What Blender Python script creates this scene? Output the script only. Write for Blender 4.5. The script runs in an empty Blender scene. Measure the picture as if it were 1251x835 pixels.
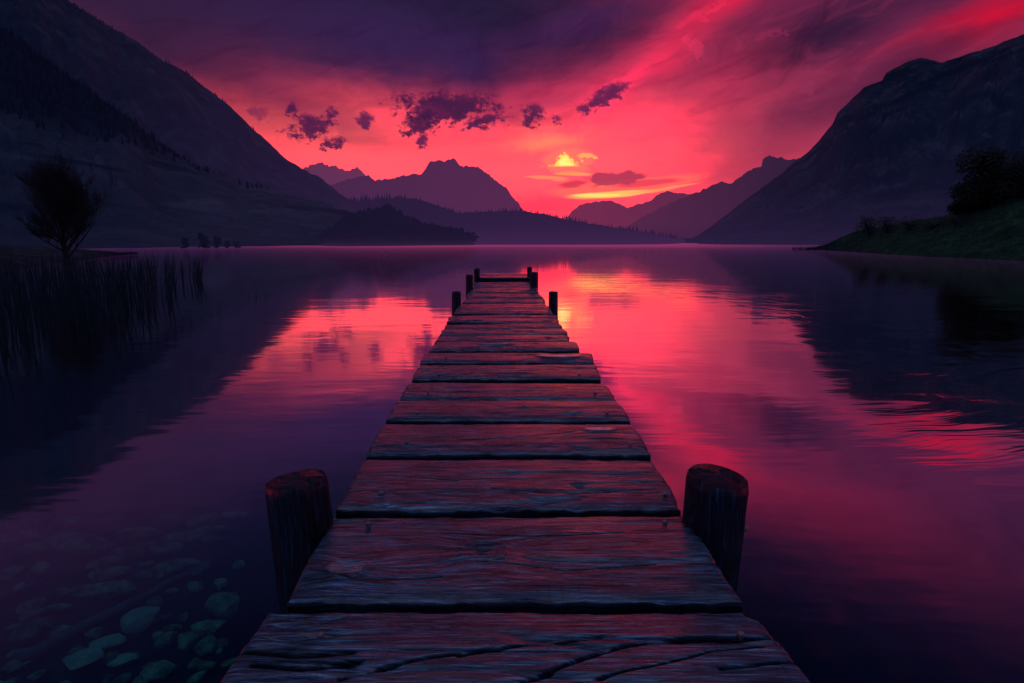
import bpy, bmesh, math, random
import numpy as np
from mathutils import Vector, Matrix
random.seed(7); RNG = np.random.default_rng(7)
R = math.radians
sc = bpy.context.scene
COL = sc.collection

# ---------------------------------------------------------------- camera and pixel -> point helpers
W0, H0, FPX, HORIZON = 1251.0, 835.0, 695.0, 294.0
CAM_Z, DECK = 1.4, 0.40
PITCH = math.atan((H0/2-HORIZON)/FPX)
cp, sp = math.cos(PITCH), math.sin(PITCH)
def ray(px, py):
    a = (px-W0/2)/FPX; b = (H0/2-py)/FPX
    return Vector((a, cp+b*sp, -sp+b*cp))
def on_plane(px, py, z):
    d = ray(px, py); t = (z-CAM_Z)/d.z
    return Vector((d.x*t, d.y*t, z))
def at_dist(px, py, D):
    d = ray(px, py); t = D/math.hypot(d.x, d.y)
    return Vector((d.x*t, d.y*t, CAM_Z+d.z*t))
def azel(px, py):
    d = ray(px, py); return math.degrees(math.atan2(d.x, d.y)), math.degrees(math.atan2(d.z, math.hypot(d.x, d.y)))

cam = bpy.data.cameras.new('camera'); cam.sensor_width = 36; cam.lens = FPX/W0*36
cam.clip_start = 0.05; cam.clip_end = 20000
co = bpy.data.objects.new('camera', cam); COL.objects.link(co)
co.location = (0, 0, CAM_Z); co.rotation_euler = (math.pi/2-PITCH, 0, 0)
sc.camera = co
sc.view_settings.view_transform = 'Standard'; sc.view_settings.look = 'None'; sc.view_settings.exposure = 0

def s2l(c):
    return tuple((v/255/12.92 if v/255 <= 0.04045 else ((v/255+0.055)/1.055)**2.4) for v in c)

# ---------------------------------------------------------------- numpy noise
def _hash(ix, iy, seed):
    h = (ix.astype(np.int64)*374761393 + iy.astype(np.int64)*668265263 + seed*974634777) & 0xffffffff
    h = ((h ^ (h >> 13))*1274126177) & 0xffffffff
    h = h ^ (h >> 16)
    return (h & 0xffffff)/float(0xffffff)
def vnoise(x, y, seed=0):
    x = np.asarray(x, float); y = np.asarray(y, float)
    x, y = np.broadcast_arrays(x, y)
    ix = np.floor(x); iy = np.floor(y); fx = x-ix; fy = y-iy
    fx = fx*fx*fx*(fx*(fx*6-15)+10); fy = fy*fy*fy*(fy*(fy*6-15)+10)
    a = _hash(ix, iy, seed); b = _hash(ix+1, iy, seed); c = _hash(ix, iy+1, seed); d = _hash(ix+1, iy+1, seed)
    return (a+(b-a)*fx)+((c+(d-c)*fx)-(a+(b-a)*fx))*fy
def fbm(x, y, seed=0, octv=5, gain=0.5):
    s = 0; a = 1; n = 0
    for k in range(octv):
        s = s+a*(vnoise(np.asarray(x)*2**k+k*17.3, np.asarray(y)*2**k+k*9.1, seed+k)*2-1); n += a; a *= gain
    return s/n
def sstep(a, b, x):
    t = np.clip((x-a)/(b-a), 0, 1); return t*t*(3-2*t)

# ---------------------------------------------------------------- node helper
class S:
    def __init__(s, g, sock): s.g = g; s.s = sock
    def __add__(s, o): return s.g.m('ADD', s, o)
    __radd__ = __add__
    def __sub__(s, o): return s.g.m('SUBTRACT', s, o)
    def __rsub__(s, o): return s.g.m('SUBTRACT', o, s)
    def __mul__(s, o): return s.g.m('MULTIPLY', s, o)
    __rmul__ = __mul__
    def __truediv__(s, o): return s.g.m('DIVIDE', s, o)
    def __rtruediv__(s, o): return s.g.m('DIVIDE', o, s)
class G:
    def __init__(s, tree): s.t = tree
    def n(s, typ, **kw):
        nd = s.t.nodes.new(typ)
        for k, v in kw.items(): setattr(nd, k, v)
        return nd
    def put(s, sock, v):
        if isinstance(v, S): s.t.links.new(v.s, sock)
        elif hasattr(v, 'is_output'): s.t.links.new(v, sock)
        else:
            if sock.type == 'RGBA' and len(v) == 3: v = tuple(v)+(1,)
            sock.default_value = v
    def m(s, op, a, b=0.0, c=None, clamp=False):
        nd = s.n('ShaderNodeMath', operation=op, use_clamp=clamp)
        s.put(nd.inputs[0], a); s.put(nd.inputs[1], b)
        if c is not None: s.put(nd.inputs[2], c)
        return S(s, nd.outputs[0])
    def mix(s, f, a, b, blend='MIX'):
        nd = s.n('ShaderNodeMix', data_type='RGBA', blend_type=blend); nd.clamp_factor = True
        s.put(nd.inputs[0], f); s.put(nd.inputs[6], a); s.put(nd.inputs[7], b)
        return S(s, nd.outputs[2])
    def xyz(s, v):
        nd = s.n('ShaderNodeSeparateXYZ'); s.put(nd.inputs[0], v)
        return [S(s, o) for o in nd.outputs]
    def comb(s, x, y, z):
        nd = s.n('ShaderNodeCombineXYZ')
        for i, v in enumerate((x, y, z)): s.put(nd.inputs[i], v)
        return S(s, nd.outputs[0])
    def noise(s, vec, scale=1, detail=4, rough=0.5, dist=0.0):
        nd = s.n('ShaderNodeTexNoise'); s.put(nd.inputs['Vector'], vec)
        nd.inputs['Scale'].default_value = scale; nd.inputs['Detail'].default_value = detail
        nd.inputs['Roughness'].default_value = rough; nd.inputs['Distortion'].default_value = dist
        return S(s, nd.outputs[0])
    def noise2(s, x, y, detail=3, rough=0.5, dist=0.0):
        nd = s.n('ShaderNodeTexNoise', noise_dimensions='2D'); s.put(nd.inputs['Vector'], s.comb(x, y, 0.0))
        nd.inputs['Scale'].default_value = 1.0; nd.inputs['Detail'].default_value = detail
        nd.inputs['Roughness'].default_value = rough; nd.inputs['Distortion'].default_value = dist
        return S(s, nd.outputs[0])
    def gauss(s, vec, a0, e0, sx, sy, rot, k=1.0, m_=None):
        nd = s.n('ShaderNodeMapping', vector_type='TEXTURE'); s.put(nd.inputs[0], vec)
        nd.inputs[1].default_value = (a0, e0, 0); nd.inputs[2].default_value = (0, 0, R(rot)); nd.inputs[3].default_value = (sx, sy, 1)
        v = S(s, nd.outputs[0])
        dt = s.n('ShaderNodeVectorMath', operation='DOT_PRODUCT'); s.put(dt.inputs[0], v); s.put(dt.inputs[1], v)
        return s.m('POWER', math.exp(-k), S(s, dt.outputs['Value'])), v
    def ss(s, a, b, x):
        nd = s.n('ShaderNodeMapRange', interpolation_type='SMOOTHSTEP'); s.put(nd.inputs[0], x)
        nd.inputs[1].default_value = a; nd.inputs[2].default_value = b
        return S(s, nd.outputs[0])
    def lin(s, a, b, x):
        nd = s.n('ShaderNodeMapRange'); s.put(nd.inputs[0], x)
        nd.inputs[1].default_value = a; nd.inputs[2].default_value = b
        return S(s, nd.outputs[0])
    def ramp(s, x, stops, interp='LINEAR'):
        nd = s.n('ShaderNodeValToRGB'); s.put(nd.inputs[0], x); e = nd.color_ramp; e.interpolation = interp
        while len(e.elements) < len(stops): e.elements.new(0.5)
        for el, (p, c) in zip(e.elements, stops): el.position = p; el.color = tuple(c)+(1,)
        return S(s, nd.outputs[0])
    def pos(s): return S(s, s.n('ShaderNodeNewGeometry').outputs['Position'])
    def attr(s, name, out='Vector'): return S(s, s.n('ShaderNodeAttribute', attribute_name=name).outputs[out])
    def bump(s, h, dist, strength=1.0, normal=None):
        nd = s.n('ShaderNodeBump'); s.put(nd.inputs['Height'], h)
        nd.inputs['Distance'].default_value = dist; s.put(nd.inputs['Strength'], strength)
        if normal is not None: s.put(nd.inputs['Normal'], normal)
        return S(s, nd.outputs[0])
def material(name):
    m = bpy.data.materials.new(name); m.use_nodes = True; m.node_tree.nodes.clear()
    g = G(m.node_tree); out = g.n('ShaderNodeOutputMaterial')
    return m, g, out
def principled(g, **kw):
    nd = g.n('ShaderNodeBsdfPrincipled')
    for k, v in kw.items(): g.put(nd.inputs[k.replace('_', ' ')], v)
    return S(g, nd.outputs[0])
def mixsh(g, f, a, b):
    nd = g.n('ShaderNodeMixShader'); g.put(nd.inputs[0], f); g.put(nd.inputs[1], a); g.put(nd.inputs[2], b)
    return S(g, nd.outputs[0])

# ---------------------------------------------------------------- WORLD: dusk sky with clouds
SUN_AZ, SUN_EL = azel(690, 196)
def build_world():
    w = bpy.data.worlds.new('World'); sc.world = w; w.use_nodes = True
    w.node_tree.nodes.clear(); g = G(w.node_tree)
    w.cycles.sampling_method = 'NONE'
    d = S(g, g.n('ShaderNodeTexCoord').outputs['Generated'])
    x, y, z = g.xyz(d)
    az = g.m('ARCTAN2', x, y)*57.2958
    el = g.m('ARCSINE', z)*57.2958
    el = g.m('MAXIMUM', el, -2.0)
    # cloud-sheet coordinates: flat layer high above, streets of cloud running away from the viewer
    zz = g.m('MAXIMUM', z, 0.0)+0.10
    cx, cy = x/zz, y/zz
    n_w = g.noise2(az*0.09+3.0, el*0.14+9.0, 2, 0.5, 0.0)-0.5
    cx = cx+n_w*1.3
    n_big = g.noise2(cx*0.75, cy*0.20, 3, 0.55, 0.5)
    n_str = g.noise2(cx*1.7+31.0, cy*0.42, 4, 0.58, 0.5)
    n_flat = g.noise2(az*0.05+7.0, el*0.42+3.0, 4, 0.58, 0.4)      # long flat streaks near the horizon
    n_puff = g.noise2(az*0.42+1.0, el*0.62+40.0, 4, 0.62, 0.3)
    n_puff2 = g.noise2(az*1.1+5.0, el*1.6+70.0, 3, 0.65, 0.0)
    n_soft = g.noise2(az*0.11+2.0, el*0.17+20.0, 2, 0.5, 0.3)
    wa = az+(n_soft-0.5)*3.5+(n_puff-0.5)*2.6
    we = el+(n_big-0.5)*2.0+(n_flat-0.5)*2.0+(n_puff-0.5)*1.0
    wvec = g.comb(wa, we, 0.0)
    rvec1 = g.comb(az, el+(n_puff2-0.5)*1.2, 0.0); rvec2 = g.comb(az, el+(n_flat-0.5)*1.2, 0.0)
    pvec = g.comb(az+(n_puff-0.5)*2.0, el+(n_puff2-0.5)*1.4, 0.0)
    n_rag = g.noise2(az*2.6+15.0, el*3.3+33.0, 3, 0.6, 0.0)
    pmix = (n_puff-0.5)*1.0+(n_puff2-0.5)*0.95+(n_rag-0.5)*0.5
    stops = [(-2, (236, 48, 80)), (0, (240, 50, 80)), (2.5, (250, 66, 86)), (6, (254, 82, 96)), (9, (254, 82, 98)), (11.5, (248, 70, 95)),
             (14.5, (150, 47, 86)), (18, (60, 31, 68)), (24, (46, 28, 62)), (34, (36, 27, 62)), (55, (30, 34, 78)), (90, (18, 26, 66))]
    e01 = g.lin(-2, 90, we)
    c = g.ramp(e01, [((p+2)/92, s2l(q)) for p, q in stops])
    def blob(px, py, sx, sy, rot=0):
        a0, e0 = azel(px, py); k = max(azel(px+1, py)[0]-a0, 0.03); ke = e0-azel(px, py+1)[1]
        return g.gauss(wvec, a0, e0, sx*k, sy*ke, rot)[0]
    def lay(c, mask, col, a=1.0):
        return g.mix(mask*a, c, s2l(col))
    # behind and beside the viewer the sky is plain dusk blue
    # above the frame on the right (seen mirrored in the lake): red underlit cloud
    c = lay(c, blob(300, -140, 300, 170, -12), (22, 25, 58), 0.95)
    c = g.mix(blob(1030, -60, 200, 60, 12)*0.25, c, tuple(v*1.1 for v in s2l((225, 30, 66))))
    c = g.mix(blob(790, -60, 110, 56, -10)*0.85, c, tuple(v*0.95 for v in s2l((255, 54, 88))))
    c = lay(c, blob(900, -420, 500, 190, 0), (30, 20, 48), 0.85)
    # left: violet veil
    c = lay(c, blob(580, 205, 400, 62, 2), (255, 86, 98), 0.85)
    c = lay(c, blob(430, 176, 140, 46, -6), (255, 98, 98), 0.92)
    c = lay(c, blob(310, 98, 170, 24, -20), (140, 44, 84), 0.7)
    c = lay(c, blob(170, 16, 220, 92, -25), (47, 29, 60), 0.95)
    c = lay(c, blob(420, 40, 220, 50, -8), (58, 33, 72), 0.95)
    # right: crimson streets of cloud rising to the upper right
    c = lay(c, blob(900, 70, 330, 120, 14), (124, 41, 82), 0.72)
    c = lay(c, blob(690, 110, 130, 26, 8), (206, 52, 92), 0.8)
    c = lay(c, blob(790, 160, 110, 46, 18), (248, 70, 98), 0.9)
    c = lay(c, blob(830, 214, 110, 22, 8), (252, 66, 94), 0.85)
    c = lay(c, blob(970, 175, 150, 56, 20), (150, 46, 84), 0.75)
    c = lay(c, blob(1040, 115, 150, 46, 12), (100, 38, 74), 0.85)
    c = lay(c, blob(795, 78, 115, 27, 32), (242, 52, 94), 0.95)
    c = lay(c, blob(880, 18, 80, 16, 24), (220, 40, 80), 0.7)
    c = lay(c, blob(985, 46, 140, 40, 12), (44, 25, 56), 1.0)
    c = lay(c, blob(1130, 80, 140, 38, 20), (84, 28, 62), 0.85)
    c = lay(c, blob(905, 0, 60, 12, 16), (226, 34, 76), 0.8)
    c = lay(c, blob(1140, 36, 90, 11, 14), (150, 26, 62), 0.7)
    c = lay(c, blob(1222, 20, 66, 24, 8), (200, 18, 54), 0.95)
    c = lay(c, blob(880, 100, 70, 40, 30), (196, 48, 88), 0.5)
    # dark indigo bank in the upper middle
    c = lay(c, blob(560, -4, 230, 72, -3), (38, 28, 58), 1.0)
    c = lay(c, blob(480, 50, 130, 50, -10), (54, 33, 80), 0.7)
    c = lay(c, blob(565, 68, 44, 26, -30), (54, 32, 78), 0.9)
    c = lay(c, blob(700, 28, 80, 22, 12), (66, 32, 78), 0.8)
    # cloud-street and flat-streak modulation
    vis = g.ss(7.0, 14.0, el)
    dark = g.ss(0.50, 0.72, n_str)*vis
    c = g.mix(dark*0.50, c, g.mix(1.0, c, (0.42, 0.42, 0.62), 'MULTIPLY'))
    brt = g.ss(0.52, 0.74, g.noise2(cx*1.5+11.0, cy*0.40+50.0, 4, 0.6, 0.5))*g.ss(-22, 12, az)*vis*g.ss(17, 12, el)
    c = g.mix(brt*0.20, c, g.mix(1.0, c, s2l((255, 66, 96)), 'SCREEN'))
    flat = g.ss(0.5, 0.7, n_flat)*g.ss(16, 8, el)
    c = g.mix(flat*0.30, c, g.mix(1.0, c, (0.74, 0.58, 0.74), 'MULTIPLY'))
    n_wisp = g.noise2(az*0.16+el*0.10+60.0, el*0.75-az*0.24+17.0, 5, 0.62, 0.6)
    c = g.mix(g.ss(0.48, 0.70, n_wisp)*vis*0.34, c, g.mix(1.0, c, (0.62, 0.50, 0.64), 'MULTIPLY'))
    c = g.mix(g.ss(0.46, 0.30, n_wisp)*vis*0.16*g.ss(0, 14, az), c, g.mix(1.0, c, s2l((150, 40, 60)), 'SCREEN'))
    # sun glow behind thin cloud
    c = lay(c, blob(705, 205, 120, 46, 4), (255, 92, 92), 0.75)
    c = lay(c, blob(665, 172, 46, 9, 3), (255, 138, 86), 0.8)
    c = lay(c, blob(600, 215, 150, 30), (255, 88, 96), 0.6)
    c = lay(c, blob(650, 250, 70, 18, 0), (238, 44, 76), 0.7)
    # golden rifts near the sun
    def rift(c, px, py, sx, sy, rot, col, th=0.45, n=None, a=1.0, bend=0.0, rag=False):
        a0, e0 = azel(px, py); k = 0.0824
        nn = n if n is not None else n_puff2
        q, v = g.gauss(rvec1 if n is None else rvec2, a0, e0, sx*k, sy*k, rot)
        if bend:
            u, v, _z = g.xyz(v); v = v-u*u*bend+bend*0.4
            q = g.m('POWER', math.exp(-1), u*u+v*v)
        m = g.ss(th, th+(0.32 if n is not None or not rag else 0.22), q+(nn-0.5)*(1.5 if rag else 0.5)*1.0)*(g.ss(0.05, 0.4, q) if rag else 1.0)
        return g.mix(m*a, c, s2l(col)), m
    c, _ = rift(c, 765, 227, 92, 10, 5, (255, 112, 76), 0.32, n_flat, 0.6, 0.45)
    c, _ = rift(c, 745, 236, 60, 5, 3, (255, 186, 88), 0.44, n_flat, 1.0, 0.3)
    c, _ = rift(c, 730, 237, 36, 3, 0, (255, 226, 104), 0.46, n_flat, 0.9, 0.3)
    c, _ = rift(c, 812, 229, 50, 2.0, 7, (255, 150, 84), 0.46, n_flat, 0.6)
    c, _ = rift(c, 668, 220, 36, 4, -4, (255, 140, 84), 0.40, n_flat, 0.8)
    c, _ = rift(c, 700, 215, 30, 4, -2, (255, 160, 80), 0.40, n_flat, 0.8)
    c, _ = rift(c, 694, 197, 30, 14, 4, (255, 128, 84), 0.22, None, 0.55)
    _a, e_base = azel(690, 204.5); a_sun, e_top = azel(690, 186)
    sx_ = g.m('ABSOLUTE', az-a_sun+(n_puff2-0.5)*0.8)
    tri = g.ss(0.30, -0.12, (el-e_base)/(e_top-e_base)+sx_/1.45-1.0+(n_rag-0.5)*0.9+0.15)
    tri = tri*g.ss(e_base-0.05, e_base+0.22, el+(n_flat-0.5)*0.5)
    c = g.mix(tri, c, s2l((255, 224, 84)))
    tri2 = g.ss(0.05, -0.30, (el-e_base)/(e_top-e_base)+sx_/1.3-1.0+(n_rag-0.5)*0.8+0.2)*g.ss(e_base, e_base+0.3, el)
    c = g.mix(tri2, c, s2l((255, 246, 128)))
    c, _ = rift(c, 714, 191, 17, 5, 4, (255, 170, 88), 0.58, None, 0.9, 0, True)
    c, _ = rift(c, 752, 218, 46, 8, 5, (160, 46, 86), 0.40, n_puff, 0.75, 0, True)
    c, _ = rift(c, 700, 226, 26, 4, 5, (190, 48, 80), 0.46, n_flat, 0.7)
    c, _ = rift(c, 790, 222, 50, 5, 4, (200, 50, 86), 0.46, n_flat, 0.7)
    # ragged little dark clouds
    def puff(c, px, py, sx, sy, rot=0, th=0.40, col=(72, 28, 72), a=0.95):
        a0, e0 = azel(px, py); k = 0.0824
        q, _v = g.gauss(pvec, a0, e0, sx*k, sy*k, rot, 0.8)
        f = q+pmix
        f = f*g.ss(0.04, 0.30, q)
        m = g.ss(th, th+0.36, f)
        core = g.ss(th+0.1, th+0.6, f)
        cc = g.mix(core, s2l((min(col[0]+46, 255), col[1]+6, col[2]+6)), s2l(col))
        return g.mix(m*a, c, cc)
    c = puff(c, 380, 153, 32, 14, 18, 0.46)
    c = puff(c, 356, 133, 9, 10, -40, 0.48)
    c = puff(c, 402, 140, 14, 8, 30, 0.48)
    c = puff(c, 409, 174, 15, 9, 6, 0.48)
    c = puff(c, 447, 147, 11, 11, 40, 0.48, (92, 34, 78))
    c = puff(c, 548, 130, 60, 18, 0, 0.36, (58, 26, 68))
    c = puff(c, 515, 148, 30, 15, 20, 0.42, (64, 27, 70))
    c = puff(c, 590, 148, 30, 9, 10, 0.44, (76, 30, 74))
    c = puff(c, 652, 140, 15, 12, 42, 0.44, (74, 30, 74))
    c = puff(c, 679, 147, 7, 8, 60, 0.50, (96, 34, 80))
    c = puff(c, 738, 120, 36, 10, 26, 0.46, (90, 32, 78))
    c = puff(c, 518, 172, 10, 8, 60, 0.50, (100, 34, 80))
    c = puff(c, 319, 138, 12, 9, 0, 0.46, (96, 36, 80), 0.6)
    # small red flecks upper right
    c, _ = rift(c, 850, 56, 22, 10, -40, (226, 54, 94), 0.60, None, 0.4, 0, True)
    c, _ = rift(c, 858, 16, 40, 9, 20, (225, 46, 86), 0.62, None, 0.4, 0, True)
    c, _ = rift(c, 940, 41, 26, 5, 5, (160, 42, 84), 0.60, None, 0.35, 0, True)
    c, _ = rift(c, 985, 108, 14, 10, 30, (150, 48, 88), 0.62, None, 0.45, 0, True)
    # the afterglow is far brighter than the picture can show: its red is over-exposed
    rch, gch, bch = g.xyz(c)
    ov = g.ss(0.55, 1.0, rch)
    c = g.comb(rch+ov*0.75, gch+ov*0.010, bch+ov*0.035)
    # clear dusk air above the cloud sheet, from the physical sky
    sky = g.n('ShaderNodeTexSky'); sky.sky_type = 'NISHITA'; sky.sun_disc = False
    sky.sun_elevation = R(SUN_EL); sky.sun_rotation = R(SUN_AZ)
    sk = g.mix(1.0, S(g, sky.outputs[0]), s2l((140, 160, 255)), 'MULTIPLY')
    b1 = g.n('ShaderNodeBackground'); g.put(b1.inputs[0], sk); g.put(b1.inputs[1], g.ss(24, 60, el)*0.05*SKY_HI)
    b2 = g.n('ShaderNodeBackground'); g.put(b2.inputs[0], c); b2.inputs[1].default_value = 1.0
    # away from the afterglow: dusk blue behind, overhead brightened as fill for the deck
    far = g.m('MAXIMUM', g.ss(0.30, -0.25, y/g.m('MAXIMUM', g.m('SQRT', x*x+y*y), 0.001)), g.ss(44, 66, el))
    b3 = g.n('ShaderNodeBackground'); g.put(b3.inputs[0], g.ramp(g.lin(0, 90, el), [(0.0, s2l((64, 64, 112))), (0.4, s2l((66, 74, 128))), (0.72, s2l((142, 150, 200))), (1.0, s2l((152, 160, 212)))]))
    mx = g.n('ShaderNodeMixShader'); g.put(mx.inputs[0], far); g.put(mx.inputs[1], b2.outputs[0]); g.put(mx.inputs[2], b3.outputs[0])
    ad = g.n('ShaderNodeAddShader'); w.node_tree.links.new(b1.outputs[0], ad.inputs[0]); w.node_tree.links.new(mx.outputs[0], ad.inputs[1])
    o = g.n('ShaderNodeOutputWorld'); w.node_tree.links.new(ad.outputs[0], o.inputs[0])
SKY_HI = 0.12
build_world()
sun = bpy.data.lights.new('sun', 'SUN'); sun.energy = 0.0002; sun.angle = R(1.6); sun.color = (1.0, 0.45, 0.25)
so = bpy.data.objects.new('sun', sun); COL.objects.link(so)
sd = Vector((math.sin(R(SUN_AZ))*math.cos(R(SUN_EL)), math.cos(R(SUN_AZ))*math.cos(R(SUN_EL)), math.sin(R(SUN_EL))))
so.rotation_euler = sd.to_track_quat('Z', 'Y').to_euler()

# ---------------------------------------------------------------- object helpers
def tag(o, label=None, cat=None, group=None, kind=None):
    if label: o['label'] = label
    if cat: o['category'] = cat
    if group: o['group'] = group
    if kind: o['kind'] = kind
    return o
def empty(name, loc):
    o = bpy.data.objects.new(name, None); COL.objects.link(o); o.location = loc; o.empty_display_size = 0.2; return o
def link_mesh(name, verts, faces, mat, parent=None, smooth=True, attrs=None):
    me = bpy.data.meshes.new(name); me.from_pydata([tuple(v) for v in verts], [], [tuple(f) for f in faces])
    if smooth: me.polygons.foreach_set('use_smooth', [True]*len(me.polygons))
    if attrs:
        for k, arr in attrs.items():
            arr = np.asarray(arr, float)
            if arr.ndim == 2:
                a = me.attributes.new(k, 'FLOAT_VECTOR', 'POINT'); a.data.foreach_set('vector', arr.ravel())
            else:
                a = me.attributes.new(k, 'FLOAT', 'POINT'); a.data.foreach_set('value', arr.ravel())
    me.materials.append(mat); me.update()
    o = bpy.data.objects.new(name, me); COL.objects.link(o)
    if parent is not None:
        o.parent = parent
        o.matrix_parent_inverse = Matrix.Translation(-Vector(parent.location))
    return o
def grid_faces(nx, ny, off=0):
    i = np.arange(nx-1); j = np.arange(ny-1)
    I, J = np.meshgrid(i, j); a = (J*nx+I).ravel()+off
    return np.stack([a, a+1, a+1+nx, a+nx], 1).tolist()
class MB:
    def __init__(s): s.v = []; s.f = []
    def add(s, v, f):
        o = len(s.v); s.v += [tuple(p) for p in v]; s.f += [tuple(i+o for i in q) for q in f]
    def tube(s, pts, rads, n=6, cap=True):
        pts = [Vector(p) for p in pts]; rings = []
        up = Vector((0.31, 0.2, 0.93))
        for i, p in enumerate(pts):
            d = (pts[min(i+1, len(pts)-1)]-pts[max(i-1, 0)]).normalized()
            a = d.cross(up)
            if a.length < 0.05: a = d.cross(Vector((1, 0, 0)))
            a.normalize(); b = d.cross(a)
            rings.append([p+(a*math.cos(2*math.pi*k/n)+b*math.sin(2*math.pi*k/n))*rads[i] for k in range(n)])
        v = [q for r in rings for q in r]
        f = [(i*n+k, i*n+(k+1) % n, (i+1)*n+(k+1) % n, (i+1)*n+k) for i in range(len(pts)-1) for k in range(n)]
        if cap: f += [tuple(range(n))[::-1], tuple((len(pts)-1)*n+k for k in range(n))]
        s.add(v, f)
    def box(s, c, h):
        x, y, z = c; a, b, d = h
        v = [(x+i*a, y+j*b, z+k*d) for k in (-1, 1) for j in (-1, 1) for i in (-1, 1)]
        s.add(v, [(0, 2, 3, 1), (4, 5, 7, 6), (0, 1, 5, 4), (2, 6, 7, 3), (0, 4, 6, 2), (1, 3, 7, 5)])
    def build(s, name, mat, parent=None, smooth=False):
        return link_mesh(name, s.v, s.f, mat, parent, smooth)

# ---------------------------------------------------------------- materials
WET = 1.0
BUMP = 0.0027
def wood_material(name, tint=(1, 1, 1), dark=1.0, spec=1.0):
    m, g, out = material(name)
    gr = g.attr('grain'); u, v, w_ = g.xyz(gr)
    knot = g.attr('knot', 'Fac')
    COATW = 0.75 if spec > 0.2 else 0.15
    fine = g.noise(g.comb(u*8.0, v*210.0, w_), 1.0, 5, 0.6, 0.25)
    mid = g.noise(g.comb(u*2.2, v*52.0, w_+4.0), 1.0, 5, 0.62, 0.22)
    broad = g.noise(g.comb(u*2.2, v*6.0, w_+9.0), 1.0, 5, 0.6, 0.6)
    blot = g.noise(g.comb(u*6.0, v*9.0, w_+15.0), 1.0, 6, 0.65, 0.8)
    saw = g.noise(g.comb(u*140.0, v*6.0, w_+21.0), 1.0, 2, 0.5, 0.1)
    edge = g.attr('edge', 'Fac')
    cracks = g.ss(0.42, 0.30, mid)
    c = g.mix(broad, (0.030*tint[0]*dark, 0.027*tint[1]*dark, 0.034*tint[2]*dark), (0.105*tint[0]*dark, 0.092*tint[1]*dark, 0.105*tint[2]*dark))
    c = g.mix(g.ss(0.50, 0.66, fine)*0.85, c, (0.40*dark*tint[0], 0.37*dark*tint[1], 0.38*dark*tint[2]))
    c = g.mix(g.ss(0.47, 0.36, fine)*0.85, c, (0.010, 0.010, 0.012))
    c = g.mix(g.ss(0.56, 0.66, saw)*g.ss(0.50, 0.62, broad)*0.5, c, (0.012, 0.012, 0.014))
    c = g.mix(cracks*0.8, c, (0.010, 0.009, 0.012))
    c = g.mix(g.ss(0.60, 0.72, blot)*0.80, c, (0.014, 0.013, 0.018))
    c = g.mix(g.ss(0.0, 1.0, knot)*g.ss(0.25, 0.6, broad*0.6+fine*0.4)*0.95, c, (0.70, 0.52, 0.54))
    c = g.mix(edge*0.88, c, (0.004, 0.004, 0.006))  # shade of gaps and splits painted dark into the colour
    rough = 0.30+(broad-0.5)*0.5+(fine-0.5)*0.25+(blot-0.5)*0.3-knot*0.22+edge*0.3
    rough = g.m('MINIMUM', g.m('MAXIMUM', rough, 0.20), 0.9)
    mid2 = g.noise(g.comb(u*4.5, v*105.0, w_+31.0), 1.0, 4, 0.6, 0.3)
    rid = g.m('ABSOLUTE', mid-0.5)*2.0
    rid2 = g.m('ABSOLUTE', mid2-0.5)*2.0
    h = fine*0.22+mid*0.5+g.ss(0.0, 0.20, rid)*0.75+g.ss(0.0, 0.22, rid2)*0.45+g.ss(0.34, 0.42, mid)*0.8+broad*0.3+blot*0.4+saw*0.10
    c = g.mix(g.ss(0.085, 0.0, rid)*0.92, c, (0.006, 0.006, 0.008))
    c = g.mix(g.ss(0.08, 0.0, rid2)*0.7, c, (0.008, 0.008, 0.010))
    nrm = g.bump(h, BUMP, 1.0-knot*0.8)
    wet = g.noise(g.comb(u*2.4, v*13.0, w_+41.0), 1.0, 5, 0.6, 0.8)
    film = g.ss(0.34, 0.60, wet+(mid-0.5)*0.6)*WET
    film = g.m('MINIMUM', film*COATW+knot*0.6, 1.0)
    nrm2 = g.bump(fine*0.15+mid*0.45+g.ss(0.0, 0.25, rid)*0.35+broad*0.4, 0.0018, 1.0-knot*0.8)
    b = principled(g, Base_Color=c, Roughness=rough, Specular_IOR_Level=g.m('SUBTRACT', 1.0, edge*0.92)*spec, Specular_Tint=(0.86, 0.84, 1.0, 1.0), Coat_Tint=(0.95, 0.93, 1.0, 1.0), IOR=1.6, Normal=nrm, Coat_IOR=1.7, Coat_Weight=film*g.m('SUBTRACT', 1.0, edge), Coat_Roughness=0.19+(fine-0.5)*0.12, Coat_Normal=nrm2)
    g.put(out.inputs[0], b); return m
M_PLANK = wood_material('weathered_plank_wood', (0.33, 0.98, 1.36), 0.98, 0.26)
M_POST = wood_material('dark_post_wood', (0.20, 0.8, 1.25), 0.30, 0.12)
def simple(name, col, rough=0.9, nscale=8.0, amt=0.6, bump=0.0, spec=0.2):
    m, g, out = material(name); p = g.pos()
    n = g.noise(p, nscale, 5, 0.6)
    c = g.mix(n, tuple(v*(1-amt) for v in col), tuple(v*(1+amt) for v in col))
    kw = dict(Base_Color=c, Roughness=rough, Specular_IOR_Level=spec)
    if bump: kw['Normal'] = g.bump(n, bump)
    g.put(out.inputs[0], principled(g, **kw)); return m
M_NAIL = simple('rusty_nail', (0.16, 0.12, 0.11), 0.45, 200, 0.4, 0, 0.6)
M_BARK = simple('dark_bark', (0.022, 0.02, 0.022), 0.95, 14, 0.5)
M_LEAF = simple('dark_foliage', (0.018, 0.026, 0.018), 0.9, 3, 0.7)
M_REED = simple('reed_blade', (0.016, 0.030, 0.034), 0.8, 5, 0.9, 0.0, 0.05)
M_BUSH = simple('bush_foliage', (0.030, 0.036, 0.034), 0.9, 3, 0.7)

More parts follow.
